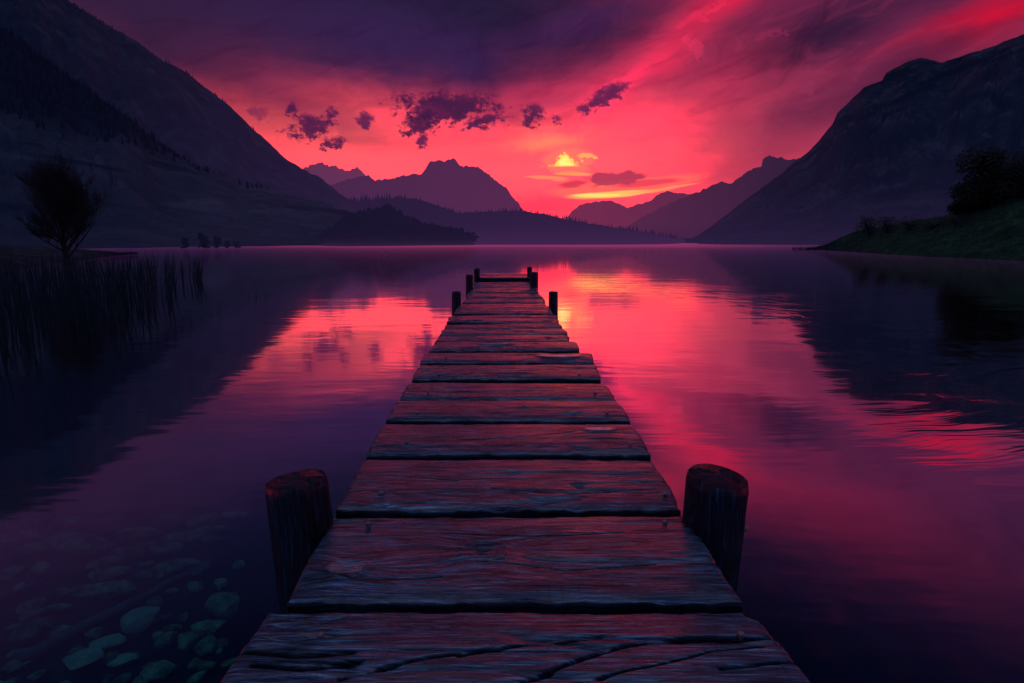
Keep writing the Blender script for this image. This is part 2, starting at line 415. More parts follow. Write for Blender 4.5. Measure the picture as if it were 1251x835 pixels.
DET = 1.0
def terrain_material(name, a, b, painted_haze_blue, painted_haze_pink, h0, h1, scale=0.02, stripes=0.0, zspan=200.0, forest=None, painted_base_mist=(0, 0, 0), mist_h=15.0, relief=0.0, az0=-30, az1=0, tiltc=0.0, DET=1.0):
    """Rock / pasture / forest ground with dusk haze painted in as emission, by height and bearing."""
    m, g, out = material(name); p = g.pos(); x, y, z = g.xyz(p)
    n = g.noise(p, scale, 7, 0.62, 0.4)
    c = g.mix(g.ss(0.35, 0.65, n), a, b)
    gul = g.noise(g.comb(x*scale*3.0, y*scale*3.0, z*scale*0.9), 1.0, 7, 0.68, 0.5)
    c = g.mix(g.ss(0.48, 0.68, gul)*0.85*DET, c, tuple(v*2.4 for v in b))
    c = g.mix(g.ss(0.47, 0.33, gul)*0.85*DET, c, tuple(v*0.15 for v in a))
    if stripes:
        zt = z+x*tiltc
        s = g.noise(g.comb(x*scale*0.3, y*scale*0.3, zt*scale*7.0), 1.0, 5, 0.6, 0.15)
        c = g.mix(g.ss(0.52, 0.64, s)*stripes, c, tuple(v*0.22 for v in a))
        s2 = g.noise(g.comb(x*scale*0.5, y*scale*0.5, zt*scale*3.5+4.0), 1.0, 6, 0.65, 0.2)
        c = g.mix(g.ss(0.52, 0.68, s2)*stripes*0.8, c, tuple(v*2.2 for v in b))
    if forest is not None:
        edge = g.ss(forest[0], forest[1], z+(n-0.5)*zspan*0.35)
        fn = g.noise(p, scale*14, 4, 0.6)
        c = g.mix(edge, c, g.mix(fn, (0.004, 0.006, 0.008), (0.016, 0.020, 0.020)))
    kw = dict(Base_Color=c, Roughness=0.95, Specular_IOR_Level=0.05)
    if relief: kw['Normal'] = g.bump(g.noise(p, scale*1.8, 8, 0.65, 0.3), relief)
    diff = principled(g, **kw)
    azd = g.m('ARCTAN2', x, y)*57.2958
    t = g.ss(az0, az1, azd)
    hz = g.mix(t, s2l(painted_haze_blue), s2l(painted_haze_pink))
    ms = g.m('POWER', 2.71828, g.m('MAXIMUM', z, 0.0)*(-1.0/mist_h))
    hz = g.mix(ms*0.75, hz, s2l(painted_base_mist) if max(painted_base_mist) > 0 else hz)
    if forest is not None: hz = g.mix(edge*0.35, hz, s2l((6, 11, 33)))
    em = g.n('ShaderNodeEmission'); g.put(em.inputs[0], hz)  # haze painted as a glow of the surface itself
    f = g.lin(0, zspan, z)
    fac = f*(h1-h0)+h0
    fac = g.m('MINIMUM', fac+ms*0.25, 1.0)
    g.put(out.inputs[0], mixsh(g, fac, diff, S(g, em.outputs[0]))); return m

# ---------------------------------------------------------------- terrain: ridges
def ridge(name, pts, D, base, mat, jag=1.2, jfreq=0.09, rows=46, step=3.0, prof=1.35, rel=0.10, back=1.5, seed=1, relfreq=3.0, sharp=False, zmin=-0.6):
    """A mountain whose crest runs through pts; it falls to the lake shore in front and away behind."""
    P = np.array(pts, float); xs = np.arange(P[0, 0], P[-1, 0]+step, step)
    ys = np.interp(xs, P[:, 0], P[:, 1])
    if not sharp:
        k = np.array([1, 2, 1])/4.0
        for _ in range(3): ys[1:-1] = np.convolve(ys, k, 'valid')
    ys = ys+fbm(xs*jfreq, 0*xs, seed, 5, 0.62)*jag*2
    Ds = np.interp(xs, [q[0] for q in D], [q[1] for q in D]) if isinstance(D, list) else np.full_like(xs, D)
    Ds = Ds*(1+0.10*fbm(xs*0.02, 0*xs+5, seed+3, 3))
    bs = np.interp(xs, [q[0] for q in base], [q[1] for q in base])
    crest = [at_dist(x_, y_, d_) for x_, y_, d_ in zip(xs, ys, Ds)]
    nf = rows; nb = 8; V = np.zeros((nf+nb, len(xs), 3))
    for i, c in enumerate(crest):
        dirx, diry = c.x/Ds[i], c.y/Ds[i]
        t = np.linspace(0, 1, nf)
        d = bs[i]+(Ds[i]-bs[i])*t
        V[:nf, i, 0] = dirx*d; V[:nf, i, 1] = diry*d
        V[:nf, i, 2] = zmin+(max(c.z, 0.3)-zmin)*t**prof
        tb = np.linspace(0, 1, nb+1)[1:]; db = Ds[i]*(1+(back-1)*tb)
        V[nf:, i, 0] = dirx*db; V[nf:, i, 1] = diry*db; V[nf:, i, 2] = zmin+(max(c.z, 0.3)-zmin)*(1-tb)**1.3
    t = np.linspace(0, 1, nf)[:, None]
    env = np.sin(np.pi*np.clip(t, 0, 1))**0.8
    zc = np.array([max(c.z, 0.3) for c in crest])[None, :]
    L = float(np.mean(Ds))
    nx_ = V[:nf, :, 0]/L*relfreq*4; ny_ = V[:nf, :, 1]/L*relfreq*4
    nn = fbm(nx_, ny_, seed+11, 6, 0.55)
    rdg = 1-np.abs(fbm(nx_*1.4+3, ny_*0.8, seed+23, 5, 0.55))*2.2
    V[:nf, :, 2] += env*zc*rel*(nn+0.5*rdg-0.3)*np.minimum(1, t*2.5)
    V[:nf, :, 2] = np.maximum(V[:nf, :, 2], zmin*(1-t)+0.0)
    o = link_mesh(name, V.reshape(-1, 3), grid_faces(len(xs), nf+nb), mat)
    tag(o, kind='structure')
    return o, crest, xs, V

def conifers(mb, pts, hmin, hmax, n=5):
    for p in pts:
        h = random.uniform(hmin, hmax); r = h*random.uniform(0.16, 0.26); a0 = random.random()*6
        lean = Vector((random.uniform(-.03, .03)*h, 0, 0))
        for (z0, z1, k) in ((-0.1, 0.5, 1.0), (0.25, 0.78, 0.72), (0.55, 1.0, 0.45)):
            v = [p+Vector((math.cos(a0+2*math.pi*i/n)*r*k*random.uniform(.75, 1.2), math.sin(a0+2*math.pi*i/n)*r*k*random.uniform(.75, 1.2), h*z0)) for i in range(n)]
            v.append(p+lean+Vector((0, 0, h*z1)))
            mb.add(v, [(i, (i+1) % n, n) for i in range(n)])

HZB = (14, 17, 42); HZP = (64, 36, 72)
rock = ((0.030, 0.032, 0.036), (0.055, 0.055, 0.058))
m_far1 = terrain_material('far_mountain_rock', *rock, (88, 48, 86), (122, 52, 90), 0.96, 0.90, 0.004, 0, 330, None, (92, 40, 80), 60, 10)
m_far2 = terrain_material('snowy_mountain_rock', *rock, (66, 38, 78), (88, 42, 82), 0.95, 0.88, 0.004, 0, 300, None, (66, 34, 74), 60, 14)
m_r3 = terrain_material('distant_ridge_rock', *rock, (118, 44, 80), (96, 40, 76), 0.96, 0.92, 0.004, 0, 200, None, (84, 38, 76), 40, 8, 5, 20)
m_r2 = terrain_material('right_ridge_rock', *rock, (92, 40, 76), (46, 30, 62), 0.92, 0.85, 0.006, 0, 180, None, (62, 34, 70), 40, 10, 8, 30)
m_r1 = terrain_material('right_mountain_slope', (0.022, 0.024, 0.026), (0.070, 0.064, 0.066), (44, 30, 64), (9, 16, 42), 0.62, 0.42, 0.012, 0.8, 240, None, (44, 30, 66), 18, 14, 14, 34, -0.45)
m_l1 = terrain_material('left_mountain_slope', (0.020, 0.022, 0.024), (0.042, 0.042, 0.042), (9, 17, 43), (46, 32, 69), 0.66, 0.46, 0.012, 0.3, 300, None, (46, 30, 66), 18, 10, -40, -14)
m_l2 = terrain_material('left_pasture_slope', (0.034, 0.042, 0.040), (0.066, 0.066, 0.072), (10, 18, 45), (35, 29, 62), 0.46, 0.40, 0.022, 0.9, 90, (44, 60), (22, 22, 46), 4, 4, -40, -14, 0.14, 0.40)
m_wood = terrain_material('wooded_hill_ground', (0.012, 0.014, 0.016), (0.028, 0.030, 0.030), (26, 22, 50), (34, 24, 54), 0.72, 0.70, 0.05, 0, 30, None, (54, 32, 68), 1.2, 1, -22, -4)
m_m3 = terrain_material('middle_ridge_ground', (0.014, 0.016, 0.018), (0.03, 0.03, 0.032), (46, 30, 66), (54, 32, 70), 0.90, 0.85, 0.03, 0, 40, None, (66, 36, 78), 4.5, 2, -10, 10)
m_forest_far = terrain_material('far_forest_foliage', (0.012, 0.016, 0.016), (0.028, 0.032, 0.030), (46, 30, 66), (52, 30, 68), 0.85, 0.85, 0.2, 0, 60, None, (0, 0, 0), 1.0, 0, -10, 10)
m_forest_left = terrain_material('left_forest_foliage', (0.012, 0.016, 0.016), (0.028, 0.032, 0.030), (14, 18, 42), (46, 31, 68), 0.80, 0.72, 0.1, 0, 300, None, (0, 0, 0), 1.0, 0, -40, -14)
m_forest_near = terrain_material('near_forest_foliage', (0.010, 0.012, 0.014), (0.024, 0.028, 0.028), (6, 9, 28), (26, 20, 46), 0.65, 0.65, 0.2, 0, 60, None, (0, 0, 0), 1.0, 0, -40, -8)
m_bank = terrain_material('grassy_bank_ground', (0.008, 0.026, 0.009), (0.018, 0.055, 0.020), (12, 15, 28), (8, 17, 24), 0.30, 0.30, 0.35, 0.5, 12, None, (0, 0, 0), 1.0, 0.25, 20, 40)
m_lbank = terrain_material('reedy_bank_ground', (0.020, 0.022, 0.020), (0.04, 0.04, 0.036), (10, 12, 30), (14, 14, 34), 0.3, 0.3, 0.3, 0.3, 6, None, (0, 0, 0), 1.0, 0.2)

shore = [(-400, 100), (0, 104), (250, 108), (440, 130), (560, 158), (850, 170), (1000, 185), (1700, 170)]
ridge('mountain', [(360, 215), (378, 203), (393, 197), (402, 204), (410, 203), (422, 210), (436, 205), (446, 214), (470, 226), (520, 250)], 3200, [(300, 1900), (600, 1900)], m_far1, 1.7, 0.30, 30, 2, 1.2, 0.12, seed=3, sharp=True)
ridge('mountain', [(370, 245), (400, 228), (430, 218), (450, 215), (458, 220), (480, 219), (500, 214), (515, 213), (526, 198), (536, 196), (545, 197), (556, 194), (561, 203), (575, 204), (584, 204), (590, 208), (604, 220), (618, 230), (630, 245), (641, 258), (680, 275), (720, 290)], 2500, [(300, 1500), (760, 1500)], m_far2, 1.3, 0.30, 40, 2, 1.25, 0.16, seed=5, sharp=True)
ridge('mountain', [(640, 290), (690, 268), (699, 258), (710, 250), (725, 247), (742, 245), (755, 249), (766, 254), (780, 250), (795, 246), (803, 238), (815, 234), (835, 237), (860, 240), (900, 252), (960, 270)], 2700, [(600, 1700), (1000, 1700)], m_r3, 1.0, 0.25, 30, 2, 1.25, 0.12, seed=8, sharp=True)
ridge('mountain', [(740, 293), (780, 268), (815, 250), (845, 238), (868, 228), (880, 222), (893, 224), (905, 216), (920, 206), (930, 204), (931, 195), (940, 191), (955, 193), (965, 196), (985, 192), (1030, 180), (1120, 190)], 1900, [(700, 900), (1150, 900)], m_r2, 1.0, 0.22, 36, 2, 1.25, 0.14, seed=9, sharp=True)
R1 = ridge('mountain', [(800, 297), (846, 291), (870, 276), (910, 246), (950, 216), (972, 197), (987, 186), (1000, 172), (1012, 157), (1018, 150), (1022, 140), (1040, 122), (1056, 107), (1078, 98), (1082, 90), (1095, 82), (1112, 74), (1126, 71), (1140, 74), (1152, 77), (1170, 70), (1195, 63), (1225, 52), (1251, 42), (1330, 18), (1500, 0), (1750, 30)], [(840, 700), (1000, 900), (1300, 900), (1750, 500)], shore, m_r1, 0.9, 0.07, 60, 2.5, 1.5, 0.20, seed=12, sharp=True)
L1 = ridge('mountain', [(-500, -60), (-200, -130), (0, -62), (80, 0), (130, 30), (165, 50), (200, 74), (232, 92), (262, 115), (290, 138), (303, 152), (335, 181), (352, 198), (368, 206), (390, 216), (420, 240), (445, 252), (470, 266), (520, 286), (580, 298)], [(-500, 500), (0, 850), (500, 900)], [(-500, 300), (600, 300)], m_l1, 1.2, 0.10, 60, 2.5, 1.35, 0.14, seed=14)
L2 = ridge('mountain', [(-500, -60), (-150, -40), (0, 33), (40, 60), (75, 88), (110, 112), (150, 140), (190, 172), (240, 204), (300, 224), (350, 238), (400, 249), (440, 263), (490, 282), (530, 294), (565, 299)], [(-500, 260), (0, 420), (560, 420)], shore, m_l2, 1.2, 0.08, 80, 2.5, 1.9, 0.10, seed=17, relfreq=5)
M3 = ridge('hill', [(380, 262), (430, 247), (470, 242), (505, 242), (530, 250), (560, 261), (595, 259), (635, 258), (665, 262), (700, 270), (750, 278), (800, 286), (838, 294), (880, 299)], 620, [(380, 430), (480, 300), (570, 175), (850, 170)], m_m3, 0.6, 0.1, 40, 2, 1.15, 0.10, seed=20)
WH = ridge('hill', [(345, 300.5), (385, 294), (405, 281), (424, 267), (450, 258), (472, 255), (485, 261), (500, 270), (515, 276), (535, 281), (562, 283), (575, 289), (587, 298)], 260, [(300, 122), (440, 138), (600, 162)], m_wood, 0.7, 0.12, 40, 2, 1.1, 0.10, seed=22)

mb = MB()
for i, c in enumerate(M3[1]):
    x_ = M3[2][i]
    if 410 < x_ < 845:
        for k in range(4):
            cl_ = vnoise(x_*0.055, k*.3, 71)*.6+vnoise(x_*0.25, k*.7, 72)*.4
            if cl_ > random.uniform(.2, .7): conifers(mb, [c+Vector((random.uniform(-2, 2), random.uniform(-22, 4), random.uniform(-4, -0.8)))], 1.8+2*cl_, 3.0+4.5*cl_)
tag(mb.build('forest', m_forest_far), 'dark conifers along the crest of the long middle ridge across the lake', 'forest', kind='stuff')
mb = MB()
for i, c in enumerate(L1[1]):
    x_ = L1[2][i]
    if 60 < x_ < 420:
        for k in range(3):
            if vnoise(x_*0.07, k*.1, 77) > random.uniform(.25, .75): conifers(mb, [c+Vector((random.uniform(-3, 3), random.uniform(-24, 2), random.uniform(-6, -2.5)))], 4, 7.5)
tag(mb.build('forest', m_forest_left), 'sparse conifers along the skyline of the high left mountain', 'forest', kind='stuff')
mb = MB()
Vl = L2[3]
for i, c in enumerate(L2[1]):
    x_ = L2[2][i]
    if -40 < x_ < 330:
        for k in range(2):
            conifers(mb, [c+Vector((random.uniform(-2, 2), random.uniform(-10, 2), random.uniform(-4, -1)))], 2.5, 5.0)
    if -20 < x_ < 250:
        for k in range(16):
            r_ = random.randint(44, 78); p = Vector(Vl[r_, i])
            if p.z > 44+14*random.random(): conifers(mb, [p+Vector((random.uniform(-2, 2), random.uniform(-3, 3), -0.5))], 2.0, 4.6)
tag(mb.build('forest', m_forest_near), 'black pine forest on the shoulder of the nearer left slope', 'forest', kind='stuff')
mb = MB()
Vw = WH[3]
for i in range(len(WH[1])):
    for k in range(10):
        r_ = random.randint(1, 45); p = Vector(Vw[r_, i])
        if p.z > 0.6: 
            rr = random.uniform(0.9, 2.1)
            a0 = random.random()*6
            v = [p+Vector((math.cos(a0+j*1.2566)*rr*random.uniform(.6, 1.1), math.sin(a0+j*1.2566)*rr, -0.5+random.uniform(-.3, .3))) for j in range(5)]
            v += [p+Vector((math.cos(a0+.6+j*1.2566)*rr*.62*random.uniform(.6, 1.2), math.sin(a0+.6+j*1.2566)*rr*.62, rr*random.uniform(.5, .9))) for j in range(5)]
            v.append(p+Vector((0, 0, rr*random.uniform(1.0, 1.7))))
            mb.add(v, [(j, (j+1) % 5, 5+j) for j in range(5)]+[((j+1) % 5, 5+(j+1) % 5, 5+j) for j in range(5)]+[(5+j, 5+(j+1) % 5, 10) for j in range(5)])
tag(mb.build('forest', m_wood), 'dense dark wood covering the low hill on the far left shore', 'forest', kind='stuff')

# near banks
def wl(px, py): p = on_plane(px, py, 0.0); return math.hypot(p.x, p.y)
rb = [(985, 304.5), (1020, 307), (1080, 311), (1150, 315), (1251, 319), (1330, 322), (1600, 322)]
RB = ridge('grassy_bank', [(985, 304), (1000, 302), (1020, 294), (1042, 284), (1075, 277), (1110, 270), (1150, 265), (1185, 256), (1215, 240), (1251, 225), (1320, 205), (1600, 190)],
           [(985, 92), (1040, 88), (1251, 80), (1600, 66)], [(a, wl(a, b)) for a, b in rb], m_bank, 0.7, 0.08, 50, 2.5, 0.85, 0.05, seed=31, back=1.6, zmin=-0.15)
lb = [(-600, 345), (-100, 341), (0, 336), (90, 322), (130, 314), (165, 310)]
LB = ridge('reedy_bank', [(-600, 285), (-100, 294), (0, 300), (70, 303), (120, 306), (150, 309), (165, 310)], [(-600, 40), (0, 58), (165, 66)], [(a, wl(a, b)) for a, b in lb], m_lbank, 0.5, 0.08, 30, 4, 0.9, 0.05, seed=33, back=1.3, zmin=-0.15)

# ---------------------------------------------------------------- lake: bed and water
def bed_z(x, y):
    s = sstep(-6.5, 1.5, x)
    z = -0.42-2.6*s-0.05*np.maximum(y-2.5, 0)
    z = z-0.22*np.maximum(y-3.0, 0)*sstep(-9, -2, x)*0.3
    return np.maximum(z, -6)
def build_bed():
    xs = np.concatenate([[-9000, -300], np.linspace(-40, 40, 260), [300, 9000]]); ys = np.concatenate([[-200], np.linspace(-6, 60, 220), [400, 12000]])
    X, Y = np.meshgrid(xs, ys)
    near = (np.abs(X) < 40) & (Y < 60)
    Z = bed_z(X, Y)+np.where(near, fbm(X*1.3, Y*1.3, 41, 5)*0.10, 0)
    Z = np.where(near, Z, -6.5)
    m, g, out = material('lake_bed_mud'); p = g.pos()
    n = g.noise(p, 2.5, 7, 0.65, 0.5); n2 = g.noise(p, 16, 5, 0.6)
    x, y, z = g.xyz(p)
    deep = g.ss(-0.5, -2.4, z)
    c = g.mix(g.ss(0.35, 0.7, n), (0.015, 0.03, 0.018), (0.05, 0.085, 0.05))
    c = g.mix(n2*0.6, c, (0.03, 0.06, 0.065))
    c = g.mix(deep, c, (0.003, 0.006, 0.014))  # light absorbed by deep water painted into the bed colour
    g.put(out.inputs[0], principled(g, Base_Color=c, Roughness=1.0, Specular_IOR_Level=0.0, Normal=g.bump(n2, 0.02)))
    o = link_mesh('lake_bed', np.stack([X, Y, Z], -1).reshape(-1, 3), grid_faces(len(xs), len(ys)), m)
    tag(o, kind='structure')
build_bed()

def build_water():
    m, g, out = material('lake_water'); p = g.pos(); x, y, z = g.xyz(p)
    r = g.m('SQRT', x*x+y*y)
    # gentle swell everywhere, a fan of ripples spreading over the right-hand water
    n1 = g.noise(g.comb(x*0.5, y*1.1, 0.0), 1.0, 3, 0.5, 0.3)
    n2 = g.noise(g.comb(x*2.2, y*5.0, 2.0), 1.0, 3, 0.55, 0.4)
    n3 = g.noise(g.comb(x*0.22, y*0.9, 5.0), 1.0, 4, 0.55, 0.5)
    qx, qy = x+1.0, y-10.5
    rr = g.m('SQRT', qx*qx+qy*qy*1.6)
    warp = g.noise(g.comb(x*0.35, y*0.5, 8.0), 1.0, 3, 0.5)*2.2
    ring = g.noise(g.comb((rr+warp)*3.2, g.m('ARCTAN2', qy, qx)*3.0, 1.0), 1.0, 3, 0.5)
    patch = g.noise(g.comb(x*0.22, y*0.30, 12.0), 1.0, 3, 0.55)
    mask = g.ss(1.2, 4.5, x)*g.ss(1.6, 4.0, y)*g.ss(34, 12, y)*g.ss(0.40, 0.62, patch)
    h = n1*0.45+n2*0.05+n3*0.6+mask*ring*1.3
    nrm = g.bump(h, 0.011, g.m('MINIMUM', 1.0, 14.0/(r+6.0)))
    gl = g.n('ShaderNodeBsdfGlossy'); gl.distribution = 'GGX'
    g.put(gl.inputs['Color'], (0.90, 0.90, 0.94)); gl.inputs['Roughness'].default_value = 0.055
    g.put(gl.inputs['Normal'], nrm)
    tr = g.n('ShaderNodeBsdfTransparent'); g.put(tr.inputs[0], (0.34, 0.78, 0.78))
    fr = g.n('ShaderNodeLayerWeight'); fr.inputs['Blend'].default_value = 0.5; g.put(fr.inputs['Normal'], nrm)
    f = g.ss(0.385, 0.75, S(g, fr.outputs['Facing']))*0.95+0.03
    tb = g.n('ShaderNodeBsdfDiffuse'); g.put(tb.inputs[0], (0.004, 0.04, 0.12))     # faint blue turbidity
    under = mixsh(g, 0.15, S(g, tr.outputs[0]), S(g, tb.outputs[0]))
    body = mixsh(g, f, under, S(g, gl.outputs[0]))
    # thin dusk mist on the far water, painted in as surface emission
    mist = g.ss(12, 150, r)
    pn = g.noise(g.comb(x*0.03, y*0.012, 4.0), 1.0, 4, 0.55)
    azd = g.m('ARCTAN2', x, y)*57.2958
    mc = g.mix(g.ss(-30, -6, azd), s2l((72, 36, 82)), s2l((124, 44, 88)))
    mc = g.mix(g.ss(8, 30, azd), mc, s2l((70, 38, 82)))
    mc = g.mix(g.ss(85, 170, r)*g.ss(-34, -14, azd)*g.ss(32, 12, azd)*0.8, mc, s2l((168, 60, 112)))  # pink glow line painted along the far shore
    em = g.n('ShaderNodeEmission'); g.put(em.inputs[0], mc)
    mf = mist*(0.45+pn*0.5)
    # painted mist glow mixed over the water body
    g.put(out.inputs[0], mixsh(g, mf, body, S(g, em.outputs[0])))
    v = [(-9000, -200, 0), (9000, -200, 0), (9000, 12000, 0), (-9000, 12000, 0)]
    o = link_mesh('water', v, [(0, 1, 2, 3)], m, smooth=False); tag(o, kind='structure')
build_water()

# ---------------------------------------------------------------- the jetty
JETTY = empty('wooden_jetty', (0, 2.0, DECK))
tag(JETTY, 'weathered wooden plank jetty running straight out over the calm lake', 'jetty')
def plank(pb, pf, nx, ny, seed, th=0.065, knots=(), zoff=0.0, disp=1.0, tilt=0.0, z=DECK, name='plank', rag=0.010, notch=(), cuts=(), cup=0.014):
    """pb / pf: (left, right) corner points of the back and front edges; knots: (x, y, radius, paleness)."""
    bl, br = pb; fl, fr = pf
    s = np.linspace(0, 1, nx)[None, :]; t = np.linspace(0, 1, ny)[:, None]
    X = (bl.x+(br.x-bl.x)*s)*(1-t)+(fl.x+(fr.x-fl.x)*s)*t
    Y = (bl.y+(br.y-bl.y)*s)*(1-t)+(fl.y+(fr.y-fl.y)*s)*t
    depth = abs(bl.y-fl.y); length = abs(br.x-bl.x)
    # edge wobble
    e = fbm(X*3.2, 0*X+seed*3.7, seed, 5)*0.006*min(1, depth*3)+fbm(X*22, 0*X+seed, seed+2, 3)*0.0022
    Y = Y+e*(np.abs(t-0.5)*2)**2*np.sign(0.5-t)*np.where(t < .5, 1, -1)
    ends = fbm(Y*9, 0*Y+seed*1.3, seed+5, 5, 0.6)*rag
    X = X+ends*(np.abs(s-0.5)*2)**12
    for (ns, nt, wd, dp) in notch:      # a broken bite out of a plank end
        k = np.exp(-((t-nt)/wd)**4)
        X = X-np.sign(ns-0.5)*dp*k*(np.abs(s-0.5)*2)**10*((s-0.5)*(ns-0.5) > 0)
    vv = Y.copy(); kn = np.zeros_like(X)
    for (kx, ky, kr, pale) in knots:
        dx = X-kx; dy = Y-ky; rr = np.sqrt((dx/1.5)**2+dy**2)
        vv = vv+np.sign(dy)*kr*1.1*np.exp(-(rr/(kr*2.2))**2)*(1-np.exp(-np.abs(dy)/(kr*.25)))
        wob = 1+0.25*fbm(np.arctan2(dy, dx/1.5)*1.2, 0*dx, seed+60, 3)
        kn = np.maximum(kn, pale*sstep(1.05, 0.75, rr/(kr*wob)))
    Z = np.full_like(X, 0.0)
    g1 = fbm(X*1.3, vv*30+seed*13, seed+20, 4, 0.55)
    g2 = fbm(X*2.4, vv*85+seed*7, seed+30, 3, 0.5)
    cr = fbm(X*0.75, vv*11+seed*5, seed+40, 3, 0.45)
    crack = np.exp(-(cr/0.035)**2)*sstep(0.42, 0.66, vnoise(X*1.8, vv*4, seed+44))
    Z += disp*(g1*0.0022+g2*0.0010-crack*0.012)
    Z += disp*0.004*fbm(X*2.5, Y*4, seed+50, 4)
    EC = np.zeros_like(X)
    for (pl, wd, dp) in cuts:          # long splits following the grain
        q = [D(*p_) for p_ in pl]; best = np.full(X.shape, 9.0); wob = 0.010*fbm(X*4, 0*X, seed+90, 4)
        for k_ in range(len(q)-1):
            ax, ay, bx, by = q[k_].x, q[k_].y, q[k_+1].x, q[k_+1].y
            L2_ = (bx-ax)**2+(by-ay)**2; tt = np.clip(((X-ax)*(bx-ax)+(Y-ay)*(by-ay))/L2_, 0, 1)
            best = np.minimum(best, np.hypot(X-ax-tt*(bx-ax), Y+wob-ay-tt*(by-ay)))
        k_ = np.exp(-(best/(wd*0.75))**2); Z -= dp*k_; EC = np.maximum(EC, np.exp(-(best/wd)**4))
    for (kx, ky, kr, pale) in knots:
        rr = np.sqrt(((X-kx)/1.5)**2+(Y-ky)**2)/kr
        Z += disp*(0.003*np.exp(-((rr-1.0)/0.16)**2)+0.0020*(1-0.7*pale)*np.cos(rr*17)*np.exp(-rr**2*.8)-0.006*(1-pale)*np.exp(-(rr/.35)**2)-pale*0.16*(Y-ky)*np.exp(-(rr/1.1)**6))
    de = np.minimum(t, 1-t)*depth; dl = np.minimum(s, 1-s)*length
    ed = np.minimum(de, dl)
    Z -= 0.010*np.exp(-ed/0.010)*(1+0.9*fbm(X*16, Y*16, seed+70, 3))
    Z += tilt*(s-0.5)*length+cup*(1-(2*t-1)**2)
    Z = np.minimum(Z, 0.018+cup)
    V = np.stack([X, Y, z+zoff+Z], -1).reshape(-1, 3)
    G_ = np.stack([X+seed*3.1, vv+seed*0.73, np.full_like(X, seed*1.7)], -1).reshape(-1, 3)
    K = kn.reshape(-1)
    F = grid_faces(nx, ny)
    per = list(range(nx))+[j*nx+nx-1 for j in range(1, ny)]+[(ny-1)*nx+i for i in range(nx-2, -1, -1)]+[j*nx for j in range(ny-2, 0, -1)]
    n0 = len(V); P = V[per]
    V2 = P.copy(); V2[:, 2] = z+zoff-th+fbm(P[:, 0]*5, P[:, 1]*5, seed+80, 3)*0.004
    mid = P.copy(); mid[:, 2] = (P[:, 2]*0.75+V2[:, 2]*0.25)
    G1 = G_[per].copy(); G1[:, 1] += 0.03; G2 = G_[per].copy(); G2[:, 1] += 0.065
    E = np.concatenate([EC.reshape(-1), np.full(len(per), 0.9), np.ones(len(per))]); E[per] = np.maximum(E[per], 0.5)  # mask for the painted gap shade: sides, rim and splits
    V = np.concatenate([V, mid, V2]); G_ = np.concatenate([G_, G1, G2]); K = np.concatenate([K, np.zeros(2*len(per))])
    q = len(per)
    for i in range(q):
        j = (i+1) % q
        F.append((per[j], per[i], n0+i, n0+j)); F.append((n0+j, n0+i, n0+q+i, n0+q+j))
    F.append(tuple(n0+q+i for i in range(q)))
    F = [tuple(reversed(f)) for f in F]
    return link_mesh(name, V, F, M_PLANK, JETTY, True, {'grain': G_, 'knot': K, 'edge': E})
def nail(px, py, parent, r=0.009):
    p = on_plane(px, py, DECK+0.014); b = MB()
    b.tube([p+Vector((0, 0, -.03)), p+Vector((0, 0, .0)), p+Vector((0, 0, .004)), p+Vector((0, 0, .006))], [r*.5, r, r, r*.7], 10)
    o = b.build('nail', M_NAIL, parent, True)
    o.matrix_parent_inverse = parent.matrix_parent_inverse.copy() if False else Matrix.Identity(4)
    o.matrix_parent_inverse = (Matrix.Translation(Vector(JETTY.location)) @ parent.matrix_parent_inverse).inverted()
    return o
def D(px, py): return on_plane(px, py, DECK)
def Kn(px, py, r, pale): p = D(px, py); return (p.x, p.y, r, pale)
near = [  # yb, xlb, xrb, yf, xlf, xrf, nx, ny, knots, label, notch
    (746, 330, 920, 905, 222, 1040, 420, 240, [], 'splintered grey plank with long curved cracks nearest the viewer', [(1.0, 0.02, 0.08, 0.03)]),
    (630, 408, 833, 734, 350, 906, 380, 170, [Kn(424, 697, .040, .45), Kn(590, 676, .05, .02)], None, []),
    (561, 446, 796, 622, 411, 833, 300, 120, [Kn(466, 603, .012, .3)], None, []),
    (518, 470, 771, 555, 447, 795, 260, 90, [Kn(732, 527, .060, 1.0)], 'plank with a large pale round knot near its right end', []),
    (489, 487, 752, 513, 471, 770, 220, 70, [Kn(640, 500, .02, .1)], None, []),
    (467.5, 500, 738, 487.5, 488, 752, 200, 60, [], None, []),
    (446, 514, 727, 463.5, 503, 734, 180, 60, [], None, []),
    (431, 522, 722, 443, 513, 726, 160, 50, [Kn(683, 435.5, .13, 1.0)], 'plank with a pale oval worn patch right of its middle', []),
    (418.5, 534, 702, 429, 524, 708, 160, 50, [Kn(606, 421.5, .12, 1.0)], None, []),
]
planks = []
CUTS = {0: [([(640, 838), (690, 818), (760, 797), (840, 782), (950, 780)], .007, .020), ([(560, 806), (620, 795), (680, 788), (736, 785)], .006, .014),
            ([(880, 822), (925, 815), (968, 811)], .006, .016), ([(415, 836), (470, 822), (531, 808), (600, 797)], .007, .016),
            ([(700, 842), (800, 820), (870, 800), (930, 793)], .004, .010), ([(300, 800), (360, 806), (430, 803)], .010, .016), ([(310, 818), (370, 822), (440, 814)], .008, .014)],
        1: [([(540, 654), (640, 660), (760, 655)], .004, .007), ([(590, 690), (690, 700), (800, 694)], .004, .007), ([(380, 700), (440, 712), (540, 707)], .004, .007)],
        2: [([(600, 600), (700, 606), (800, 600)], .004, .007), ([(460, 585), (560, 590)], .004, .006)],
        3: [([(560, 541), (640, 538), (700, 532)], .004, .008)]}
tilts = [0.0, 0.006, -0.004, 0.003, 0.0, -0.005, 0.004, -0.003, 0.004]
